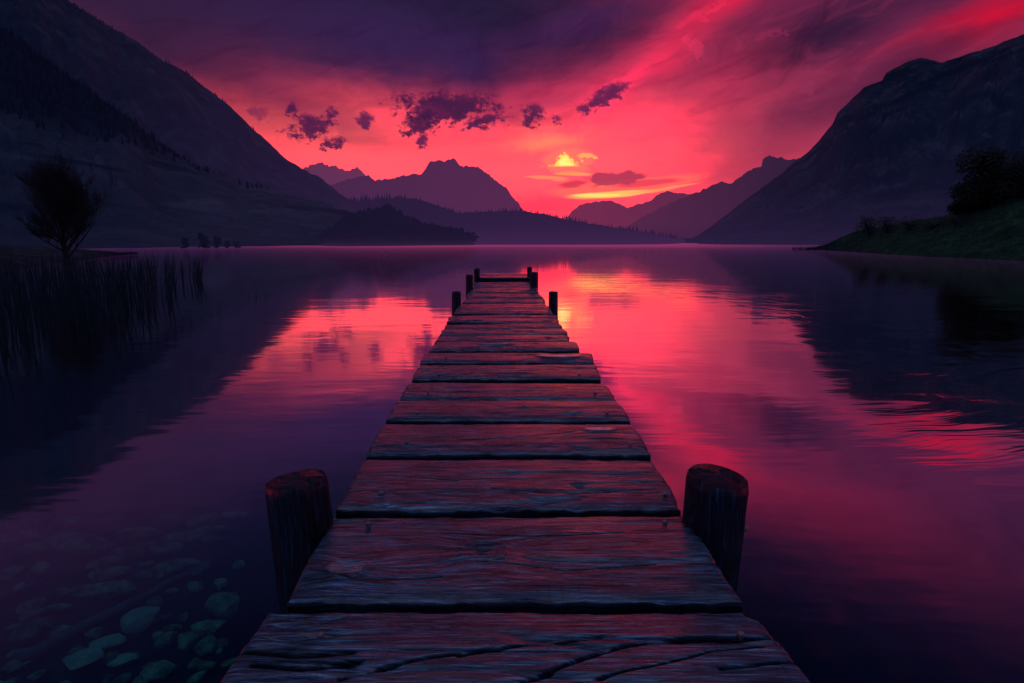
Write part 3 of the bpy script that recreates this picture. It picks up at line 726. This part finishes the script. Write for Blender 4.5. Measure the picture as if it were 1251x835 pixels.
for i, (yb, xlb, xrb, yf, xlf, xrf, nx, ny, kn, lab, nt) in enumerate(near):
    o = plank((D(xlb, yb), D(xrb, yb)), (D(xlf, yf), D(xrf, yf)), nx, ny, i+1, knots=kn, tilt=tilts[i], zoff=[0, 0, 0, .002, 0, -.002, .004, 0, .006][i], notch=nt, disp=0.9, cuts=CUTS.get(i, ()))
    if lab: o['label'] = lab
    planks.append(o)
for (px, py, k) in ((466, 603, 2), (813, 604, 2), (497, 541, 3), (770, 543, 3), (812, 638, 1), (392, 776, 0), (510, 505, 4), (742, 505, 4), (523, 480, 5), (727, 480, 5), (536, 458, 6), (708, 458, 6), (545, 437.5, 7), (702, 437.5, 7), (450, 640, 1), (905, 775, 0)):
    nail(px, py, planks[k])
# the many narrower-looking planks further out
lx = lambda y: np.interp(y, [340, 347, 367, 382, 414, 420], [584, 580, 567, 554, 533, 531])
rx = lambda y: np.interp(y, [340, 344, 362, 384, 406, 420], [650, 650, 660, 677, 691, 701])
ystart = D(620, 417.3).y; yend = D(620, 343).y
yy = ystart; i = 0
def py_of(Y): # deck row -> picture row
    d = (CAM_Z-DECK)/Y; a = math.atan(d)-PITCH; return H0/2+math.tan(a)*FPX
while yy < yend-0.2:
    dpt = random.uniform(0.36, 0.52)
    y2 = min(yy+dpt, yend)
    pf_, pb_ = py_of(yy), py_of(y2-0.03)
    j = [random.uniform(-1, 1)*0.03 for _ in range(2)]
    fl = D(float(lx(pf_)), pf_); fr = D(float(rx(pf_)), pf_); bl = D(float(lx(pb_)), pb_); br = D(float(rx(pb_)), pb_)
    for q in (fl, bl): q.x += j[0]
    for q in (fr, br): q.x += j[1]
    skew = random.uniform(-0.03, 0.03)
    fr.y += skew; br.y += skew
    plank((bl, br), (fl, fr), 110, 26, 20+i, tilt=random.uniform(-.012, .012), zoff=random.uniform(-.012, .012), disp=1.6, rag=0.03)
    yy = y2; i += 1
# raised step at the far end
zs = DECK+0.10
step_f = [on_plane(586, 339.5, zs), on_plane(648, 339.5, zs)]; 
step_b = [on_plane(591, 334, zs), on_plane(642, 334, zs)]
y0, y1 = step_f[0].y, step_b[0].y
for k in range(3):
    a0, a1 = k/3, (k+1)/3-0.02
    L = lambda a, b, t: a+(b-a)*t
    plank((L(step_f[0], step_b[0], a1), L(step_f[1], step_b[1], a1)), (L(step_f[0], step_b[0], a0), L(step_f[1], step_b[1], a0)), 80, 16, 60+k, z=zs, disp=1.5, name='step_board')
b = MB(); xm = (step_f[0].x+step_f[1].x)/2; hw = (step_f[1].x-step_f[0].x)/2
b.box((xm, y0+0.05, zs-0.125), (hw*0.985, 0.04, 0.055)); b.build('step_riser', M_POST, JETTY)
# carrying beams and cross-beams under the planks
for sx in (-0.36, 0.36):
    n = 40; ys = np.linspace(0.3, y1, n)
    b = MB(); b.tube([(sx+0.01*math.sin(k*1.7), float(y), DECK-0.145+0.004*math.sin(k)) for k, y in enumerate(ys)], [0.075]*n, 8)
    b.build('carrying_beam', M_POST, JETTY, True)
# posts
def post(px, ybase, ytop, wpx, pxtop=None, seed=0, tapered=0.0, label=None, slant=0.0, bolt=None):
    p = D(px, ybase); dist = p.y
    sc_ = p.y/FPX*1.02
    r = wpx/2*sc_
    # height from the picture row of the top
    d = ray(px, ytop); ztop = CAM_Z+d.z*(p.y/d.y)
    xtop = ray(pxtop if pxtop else px, ytop); dxt = xtop.x*(p.y/xtop.y)-p.x
    n = 40; m_ = 60; zb = -1.0
    th = np.linspace(0, 2*math.pi, n, endpoint=False)[None, :]; h = np.linspace(0, 1, m_)[:, None]
    Zc = zb+(ztop-zb)*h
    lean = dxt*(Zc-DECK)/max(ztop-DECK, 0.05)
    rad = r*(1+tapered*(Zc-ztop))*(1+0.05*fbm(np.cos(th)*1.5+seed, np.sin(th)*1.5+Zc*1.2, seed, 4)+0.035*fbm(th*9+seed, Zc*1.2, seed+2, 3))
    crk = np.exp(-(((th-5.4+0.15*np.sin(Zc*9)) % (2*math.pi))/0.05)**2); rad = rad*(1-0.12*crk)
    edge = np.clip((h-0.985)/0.015, 0, 1); rad = rad*(1-0.05*edge**2)
    Z = Zc+0*th; X = p.x+lean+rad*np.cos(th); Y = p.y+rad*np.sin(th)
    Z = Z+(slant*np.cos(th+0.5)*r)*sstep(0.9, 1.0, h)
    V = np.stack([X, Y, Z], -1).reshape(-1, 3)
    Gr = np.stack([Z+seed, th*r+0*Z+0.03*fbm(Z*3, th*2, seed+8, 3), np.full_like(Z, seed*2.3)], -1).reshape(-1, 3)
    F = [(j*n+i, j*n+(i+1) % n, (j+1)*n+(i+1) % n, (j+1)*n+i) for j in range(m_-1) for i in range(n)]
    # cut top with growth rings and radial checks
    cx, cy = p.x+float(lean[-1, 0]), p.y
    top = V[-n:]; k0 = len(V); Vt = []; Gt = []
    rings = [0.93, 0.8, 0.62, 0.42, 0.2, 0.0]
    for q, f_ in enumerate(rings):
        for i in range(n):
            P = np.array([cx, cy, top[:, 2].mean()])*(1-f_)+top[i]*f_
            ang = float(th[0, i]); chk = math.exp(-((math.sin(ang*1.5+seed))/0.10)**2)*f_
            P[2] += 0.006*float(fbm(P[0]*60, P[1]*60, seed+9, 3))+0.010*(1-f_**2)-0.014*chk
            Vt.append(P); Gt.append((f_*r*1.0+seed, ang*0.02+f_*0.35*r*3, seed*1.1))
    V = np.concatenate([V, np.array(Vt)]); Gr = np.concatenate([Gr, np.array(Gt)])
    prev = k0-n
    for q in range(len(rings)):
        cur = k0+q*n
        for i in range(n): F.append((prev+i, prev+(i+1) % n, cur+(i+1) % n, cur+i))
        prev = cur
    o = link_mesh('post', V, F, M_POST, JETTY, True, {'grain': Gr, 'knot': np.zeros(len(V))})
    if label: o['label'] = label
    if bolt:
        bb = MB(); q = ray(*bolt); t_ = p.y/q.y; q = Vector((q.x*t_, p.y-0.02, CAM_Z+q.z*t_))
        bb.tube([q+Vector((-.03, 0, 0)), q+Vector((.006, 0, 0)), q+Vector((.012, 0, 0))], [.012, .013, .008], 8)
        bo = bb.build('bolt', M_NAIL, o, True)
        bo.matrix_parent_inverse = (Matrix.Translation(Vector(JETTY.location)) @ o.matrix_parent_inverse).inverted()
    return o
post(369, 642, 586, 76, 362, 1, -0.10, 'thick round post with a split top beside the left edge', 0.10)
post(871, 642, 582, 76, 877, 2, 0.10, 'thick round post with a bolt beside the right edge', -0.10, (906, 642))
post(557.5, 373, 357, 11, None, 3); post(676, 374, 357, 11, None, 4)
post(573.5, 354, 336, 8.5, None, 5); post(652.5, 352, 333, 9.5, None, 6)
post(582.5, 344, 328.5, 7, None, 7); post(647, 344, 326.5, 6, None, 8)

# ---------------------------------------------------------------- vegetation
def bare_tree(name, base, H, spread, seed, label):
    rnd = random.Random(seed); root = empty(name, base); tag(root, label, 'tree')
    trunk = MB(); tw = MB()
    def grow(mb, p, d, ln, r, lev):
        n = 5 if lev < 5 else 3; pts = [p]; rad = [r]; q = p.copy(); dd = d.copy()
        for k in range(n):
            dd = (dd+Vector((rnd.uniform(-1, 1), rnd.uniform(-1, 1), rnd.uniform(-.4, .9)))*0.13).normalized()
            q = q+dd*ln/n; pts.append(q.copy()); rad.append(r*(1-0.62*(k+1)/n))
        mb.tube(pts, rad, 6 if lev < 2 else 3, False)
        if lev >= 5: return
        nb = [0, 7, 7, 6, 4][lev] if lev else 0
        for k in range(nb):
            f = 0.25+0.75*(k+rnd.random())/nb; i0 = min(int(f*n), n-1)
            pp = pts[i0].lerp(pts[i0+1], f*n-i0)
            side = Vector((rnd.uniform(-1, 1), rnd.uniform(-1, 1), rnd.uniform(0.0, 0.9))).normalized()
            nd = (dd*0.75+side*0.75).normalized()
            grow(tw, pp, nd, ln*rnd.uniform(.42, .66), max(rad[i0]*.5, .0045), lev+1)
    ld = [base+Vector((math.sin(k*1.3)*.012*H, math.cos(k*1.7)*.01*H, H*.62*k/8)) for k in range(9)]
    trunk.tube(ld, [H*(.046 if k == 0 else .034-.0032*k) for k in range(9)], 9, False)
    for k in range(21):
        hh = .07+.50*(k/20); a = k*2.4+rnd.random()*.6
        st = base+Vector((0, 0, H*hh)); th = rnd.uniform(-.9, .5) if k < 10 else rnd.uniform(.4, 1.45)
        tip = base+Vector((math.cos(a)*math.cos(th)*H*.36*spread, math.sin(a)*math.cos(th)*H*.36*spread, H*(.56+.44*math.sin(th))))
        dv = tip-st
        grow(trunk, st, (dv.normalized()+Vector((0, 0, .1))).normalized(), dv.length*.80, H*.011, 1)
    trunk.build('trunk', M_BARK, root, True); tw.build('crown', M_BARK, root, True)
    return root
bt = on_plane(82, 322, 0.25)
bare_tree('bare_tree', Vector((bt.x, bt.y, 0.1)), (322-192)/FPX*bt.y*0.80, 1.12, 5, 'large bare tree with a fan of fine branches on the left bank')

def leafy(name, base, H, Wd, seed, label, group=None, mat=M_LEAF, trunkh=0.25, leaf=0.05, n=2600, flat=1.0):
    rnd = random.Random(seed); root = empty(name, base); tag(root, label, 'bush' if 'bush' in name else 'tree', group)
    t = MB(); top = base+Vector((0, 0, H*.6))
    t.tube([base-Vector((0, 0, .3)), base+Vector((0, 0, H*.3)), top], [Wd*.05, Wd*.04, Wd*.015], 7)
    cl = []
    for k in range(20):
        a = rnd.random()*6.283; rr = math.sqrt(rnd.random())*Wd*.36; zz = H*(trunkh+(1-trunkh)*rnd.uniform(.12, .86))
        c = base+Vector((math.cos(a)*rr, math.sin(a)*rr, zz)); cl.append((c, Wd*rnd.uniform(.13, .24)*(1.15-abs(zz/H-.5)*.6)))
        t.tube([base+Vector((0, 0, H*.22)), base.lerp(c, .6)+Vector((0, 0, .1*H)), c], [Wd*.02, Wd*.012, Wd*.005], 5, False)
    t.build('trunk', M_BARK, root, True)
    m = MB(); 
    for k in range(n):
        c, r = cl[rnd.randrange(len(cl))]
        d = Vector((rnd.gauss(0, 1), rnd.gauss(0, 1), rnd.gauss(0, .8*flat))).normalized()*r*(rnd.random()**.4)*1.1
        p = c+d; s = leaf*H*rnd.uniform(.5, 1.2)
        a = Vector((rnd.uniform(-1, 1), rnd.uniform(-1, 1), rnd.uniform(-1, 1))).normalized()
        b_ = a.orthogonal().normalized()
        m.add([p-a*s, p+b_*s*.5, p+a*s, p-b_*s*.5], [(0, 1, 2, 3)])
    m.build('crown', mat, root)
    return root
# bank trees at the right edge
def on_bank(px, py_guess, V=RB[3], xs=RB[2]):
    i = int(np.argmin(np.abs(xs-px))); col = V[:, i]
    best = None
    for r_ in range(1, 50):
        p = Vector(col[r_]); d = p-Vector((0, 0, CAM_Z))
        cy = d.y*cp-d.z*sp; py = H0/2-FPX*(d.y*sp+d.z*cp)/cy
        if best is None or abs(py-py_guess) < best[0]: best = (abs(py-py_guess), p)
    return best[1]
for k, (px, pyb, pyt, w, lab) in enumerate([
    (1184, 264, 212, 46, 'low dark tree at the left end of the clump on the right bank'),
    (1214, 254, 188, 78, 'tallest rounded dark tree in the clump on the right bank'),
    (1250, 242, 194, 66, 'dark tree cut by the right picture edge on the grassy bank'),
    (1300, 226, 180, 60, 'dark tree hidden beyond the right picture edge')]):
    if px > 1290: continue
    p = on_bank(px, pyb); dd = p.y
    leafy('bank_tree', p, (pyb-pyt)/FPX*dd*1.0, w/FPX*dd, 50+k, lab, 'trees on the right bank', trunkh=0.0, n=7000, leaf=0.04)
for k, (px, pyb, pyt, w, lab) in enumerate([
    (1062, 288, 266, 34, 'ragged pale-twigged bush at the left end of the hedge on the right bank'),
    (1085, 285, 266, 28, 'second bush from the left in the row on the right bank'),
    (1112, 282, 267, 30, 'middle low bush in the row on the right bank'),
    (1140, 280, 267, 34, 'fourth low bush from the left in the row on the right bank'),
    (1170, 276, 262, 30, 'rightmost low bush in the row, below the dark trees')]):
    p = on_bank(px, pyb); dd = p.y
    leafy('bush', p, (pyb-pyt)/FPX*dd, w/FPX*dd, 80+k, lab, 'bushes on the right bank', M_BUSH, 0.0, 0.07, 700)
# small trees along the far left shore
m_shore_tree = terrain_material('shore_tree_foliage', (0.012, 0.016, 0.016), (0.026, 0.03, 0.03), (12, 15, 36), (24, 20, 46), 0.6, 0.6, 0.5, 0, 10, None, (0, 0, 0), 1.0, 0, -35, -20)
for k, (px, pyb, pyt, w, lab) in enumerate([
    (214, 296, 278, 9, 'slim dark tree standing alone at the left of the far shore row'),
    (240, 300, 277, 14, 'broadest dark tree in the small row on the far left shore'),
    (257, 297, 276, 9, 'slim pale tree just right of the broadest shore tree'),
    (270, 298, 284, 8, 'short tree fourth from the left in the far shore row'),
    (283, 298, 285, 8, 'short rightmost tree in the far shore row')]):
    i = int(np.argmin(np.abs(L2[2]-px))); p = Vector(L2[3][3, i])
    d = p.y
    leafy('shore_tree', Vector((p.x, p.y, p.z-0.2)), (pyb-pyt)/FPX*d*1.05, w/FPX*d, 120+k, lab, 'small trees on the far left shore', m_shore_tree, 0.08, 0.07, 500)

def reeds(name, spots, hmin, hmax, label, wid=0.010, lean=0.16, kind='stuff', seg=4, seed=3):
    rnd = random.Random(seed); m = MB()
    for (x, y) in spots:
        h = rnd.uniform(hmin, hmax); a = rnd.random()*6.283; ln = rnd.uniform(0.02, lean)*h
        dx, dy = math.cos(a)*ln+0.03*h, math.sin(a)*ln
        w_ = wid*rnd.uniform(.6, 1.3); b_ = rnd.random()*3.14; wx, wy = math.cos(b_)*w_, math.sin(b_)*w_*.5
        v = []; f = []
        bend = rnd.uniform(1.4, 2.6); drop = rnd.uniform(0, .12) if rnd.random() < .3 else 0
        for k in range(seg+1):
            t = k/seg; ww = (1-t**1.6)+0.05
            c = (x+dx*t**bend, y+dy*t**bend, -0.15+(h+.15)*t-drop*h*max(0, t-.7)*3)
            v += [(c[0]-wx*ww, c[1]-wy*ww, c[2]), (c[0]+wx*ww, c[1]+wy*ww, c[2])]
            if k: f.append((2*k-2, 2*k-1, 2*k+1, 2*k))
        m.add(v, f)
    o = m.build(name, M_REED); tag(o, label, 'reeds', kind=kind)
    return o
sp_ = []
rr_ = random.Random(4)
while len(sp_) < 1500:
    px = rr_.uniform(-160, 246)**1.0; 
    front = np.interp(px, [-160, 0, 60, 130, 180, 205, 225, 246], [452, 425, 408, 392, 378, 370, 366, 350])
    back = np.interp(px, [-160, 0, 130, 200, 246], [336, 332, 327, 328, 338])
    if 192 < px < 203 and rr_.random() < .75: continue
    py = back+(front-back)*rr_.random()**1.2
    p = on_plane(px, py, 0)
    if vnoise(p.x*.9, p.y*.6, 91) < 0.28+0.25*(px > 215): continue
    sp_.append((p.x, p.y))
reeds('reeds', sp_, 0.65, 1.18, 'dark bed of tall reeds standing in the shallows at the left', 0.015, 0.30)
sp_ = []
while len(sp_) < 420:
    px = rr_.uniform(968, 1012); py = rr_.uniform(303.5, 306.8)
    p = on_plane(px, py, 0); sp_.append((p.x, p.y))
reeds('reeds', sp_, 0.15, 0.55, 'thin line of short reeds at the tip of the right bank', 0.03, seed=6)
# rough grass on the right bank
sp_ = []
m = MB(); rg = random.Random(8)
for k in range(9000):
    i = rg.randrange(0, len(RB[2])-1)
    if RB[2][i] > 1300: continue
    r_ = int(49*rg.random()**1.0); p = Vector(RB[3][r_, i])
    p += (Vector(RB[3][min(r_+1, 49), i+1])-p)*rg.random()
    if p.z < 0.05: continue
    h = rg.uniform(.08, .26); w_ = .035
    a = rg.random()*3.14; d = Vector((math.cos(a)*w_, math.sin(a)*w_, 0)); l = Vector((rg.uniform(-.08, .08), rg.uniform(-.08, .08), h))
    m.add([p-d, p+d, p+l], [(0, 1, 2)])
tag(m.build('grass', m_bank), 'rough green grass covering the sloping right bank', 'grass', kind='stuff')

# ---------------------------------------------------------------- stones and sunken branches in the shallows
m_st, g, out = material('submerged_stone')
p = g.pos(); n = g.noise(p, 9, 6, 0.65); n2 = g.noise(p, 60, 4, 0.6)
oi = S(g, g.n('ShaderNodeObjectInfo').outputs['Random'])
c = g.mix(g.ss(.3, .7, n), (0.04, 0.07, 0.035), (0.30, 0.44, 0.27)); c = g.mix(g.ss(.45, .7, n2)*.6, c, (0.03, 0.06, 0.06))
c = g.mix(1.0, c, g.mix(oi, (0.35, 0.42, 0.42), (1.0, 1.0, 1.0)), 'MULTIPLY')
g.put(out.inputs[0], principled(g, Base_Color=c, Roughness=0.9, Specular_IOR_Level=0.1, Normal=g.bump(n2, 0.01)))
def bed_at(px, py):
    d = ray(px, py); t = 1.0
    for _ in range(60):
        x, y, z = d.x*t, d.y*t, CAM_Z+d.z*t
        t += (z-float(bed_z(x, y)))*0.5/abs(d.z)
    return Vector((d.x*t, d.y*t, CAM_Z+d.z*t))
def stone(px, py, wpx, hpx, rot, seed, label, group=None, ang=0.22):
    q = bed_at(px, py); k = q.length/FPX if False else (q-Vector((0, 0, CAM_Z))).length/FPX
    a, b_ = wpx*k/2, hpx*k/2*1.5
    bm = bmesh.new(); bmesh.ops.create_icosphere(bm, subdivisions=4, radius=1)
    cr, sr = math.cos(R(rot)), math.sin(R(rot)); rnd = random.Random(seed)
    pl = [(Vector((rnd.gauss(0, 1), rnd.gauss(0, 1), rnd.gauss(0, .6))).normalized(), rnd.uniform(.55, .9)) for _ in range(10)]
    for v in bm.verts:
        for nrm, dd in pl:
            e = v.co.dot(nrm)-dd
            if e > 0: v.co -= nrm*e*(1-ang)
        nz = float(fbm(v.co.x*2+seed, v.co.y*2+v.co.z, seed, 4))
        v.co *= 1+0.10*nz
        x, y, z = v.co.x*a, v.co.y*b_, v.co.z*min(a, b_)*.55
        v.co = Vector((x*cr-y*sr, x*sr+y*cr, z))
    me = bpy.data.meshes.new('stone'); bm.to_mesh(me); bm.free()
    me.polygons.foreach_set('use_smooth', [True]*len(me.polygons)); me.materials.append(m_st)
    o = bpy.data.objects.new('stone', me); COL.objects.link(o); o.location = q+Vector((0, 0, min(a, b_)*.2))
    tag(o, label, 'stone', group or 'stones on the lake bed'); return o
ST = [(170, 762, 40, 22, 42, 'bright pointed stone, the palest on the lake bed'),
      (88, 672, 74, 24, 8, 'large flat pale stone furthest from the viewer under water'),
      (122, 724, 70, 18, 12, 'broad speckled stone lying above the bright pointed stone'),
      (132, 788, 32, 14, 35, 'small pale stone just left of the bright pointed stone'),
      (100, 808, 34, 15, 28, 'flat pale stone at the lower left, left of the small oval one'),
      (147, 808, 32, 11, 20, 'thin oval stone below the bright pointed stone'),
      (40, 772, 44, 16, 20, 'dim flat stone close to the left edge of the water'),
      (76, 724, 10, 13, 70, 'little upright stone left of the broad speckled stone'),
      (70, 745, 24, 9, 15, 'little dim stone under the broad speckled stone'),
      (68, 773, 26, 9, 8, 'narrow dim stone in the lower left shallows'),
      (228, 786, 22, 22, 60, 'rounded green stone right of the bright pointed stone'),
      (238, 720, 20, 13, 20, 'small mossy green stone above the rounded green ones'),
      (272, 745, 40, 30, 40, 'broad dim stone nearest the jetty side'),
      (255, 770, 36, 16, 10, 'dim flat green stone between the rounded green stone and the jetty'),
      (252, 792, 30, 16, 20, 'dim stone low beside the jetty plank corner'),
      (195, 822, 34, 16, 45, 'dim stone at the bottom edge of the picture'),
      (285, 632, 34, 10, 0, 'faint stone near the left post')]
m_pale = m_st.copy(); m_pale.name = 'pale_submerged_stone'
for nd in m_pale.node_tree.nodes:
    if nd.type == 'BSDF_PRINCIPLED':
        t_ = m_pale.node_tree; src = nd.inputs['Base Color'].links[0].from_socket
        gg = G(t_); t_.links.new(gg.mix(0.30, src, (0.55, 0.72, 0.58)).s, nd.inputs['Base Color'])
for i, s_ in enumerate(ST):
    o = stone(*s_[:5], 200+i, s_[5])
    if i in (0, 3, 4, 5): o.data.materials[0] = m_pale
for i in range(26):
    px = random.uniform(-10, 260); py = random.uniform(628, 700)+px*.05
    stone(px, py, random.uniform(26, 60), random.uniform(9, 17), random.uniform(0, 40), 400+i, 'dim broad stone far down under the dark left water', 'dim broad stones in deeper water')
for i in range(60):
    px, py = random.uniform(-20, 300), random.uniform(690, 850)
    stone(px, py, random.uniform(8, 26), random.uniform(5, 13), random.uniform(0, 60), 300+i, 'small dim pebble lying on the dark lake bed', 'pebbles on the lake bed')
m_br = simple('sunken_wood', (0.06, 0.09, 0.095), 0.95, 20, 0.5)
for i, (x0, y0_, x1, y1_, r, lab) in enumerate([(98, 706, 205, 660, .012, 'thin straight sunken branch above the broad speckled stone'),
                                  (20, 815, 260, 690, .05, 'thick dark sunken log lying diagonally across the lake bed'),
                                  (-20, 744, 60, 712, .022, 'short sunken branch at the left edge')]):
    a, b_ = bed_at(x0, y0_), bed_at(x1, y1_); b = MB(); n = 12
    b.tube([a.lerp(b_, k/n)+Vector((random.uniform(-.01, .01), random.uniform(-.02, .02), .03+random.uniform(0, .02))) for k in range(n+1)], [r*(1-.5*k/n) for k in range(n+1)], 8)
    tag(b.build('sunken_branch', m_br, None, True), lab, 'branch', 'sunken branches')

sc.cycles.use_denoising = True
sc.cycles.use_adaptive_sampling = True; sc.cycles.adaptive_threshold = 0.02; sc.cycles.adaptive_min_samples = 16
sc.cycles.max_bounces = 8; sc.cycles.transparent_max_bounces = 12
sc.cycles.sample_clamp_indirect = 4.0
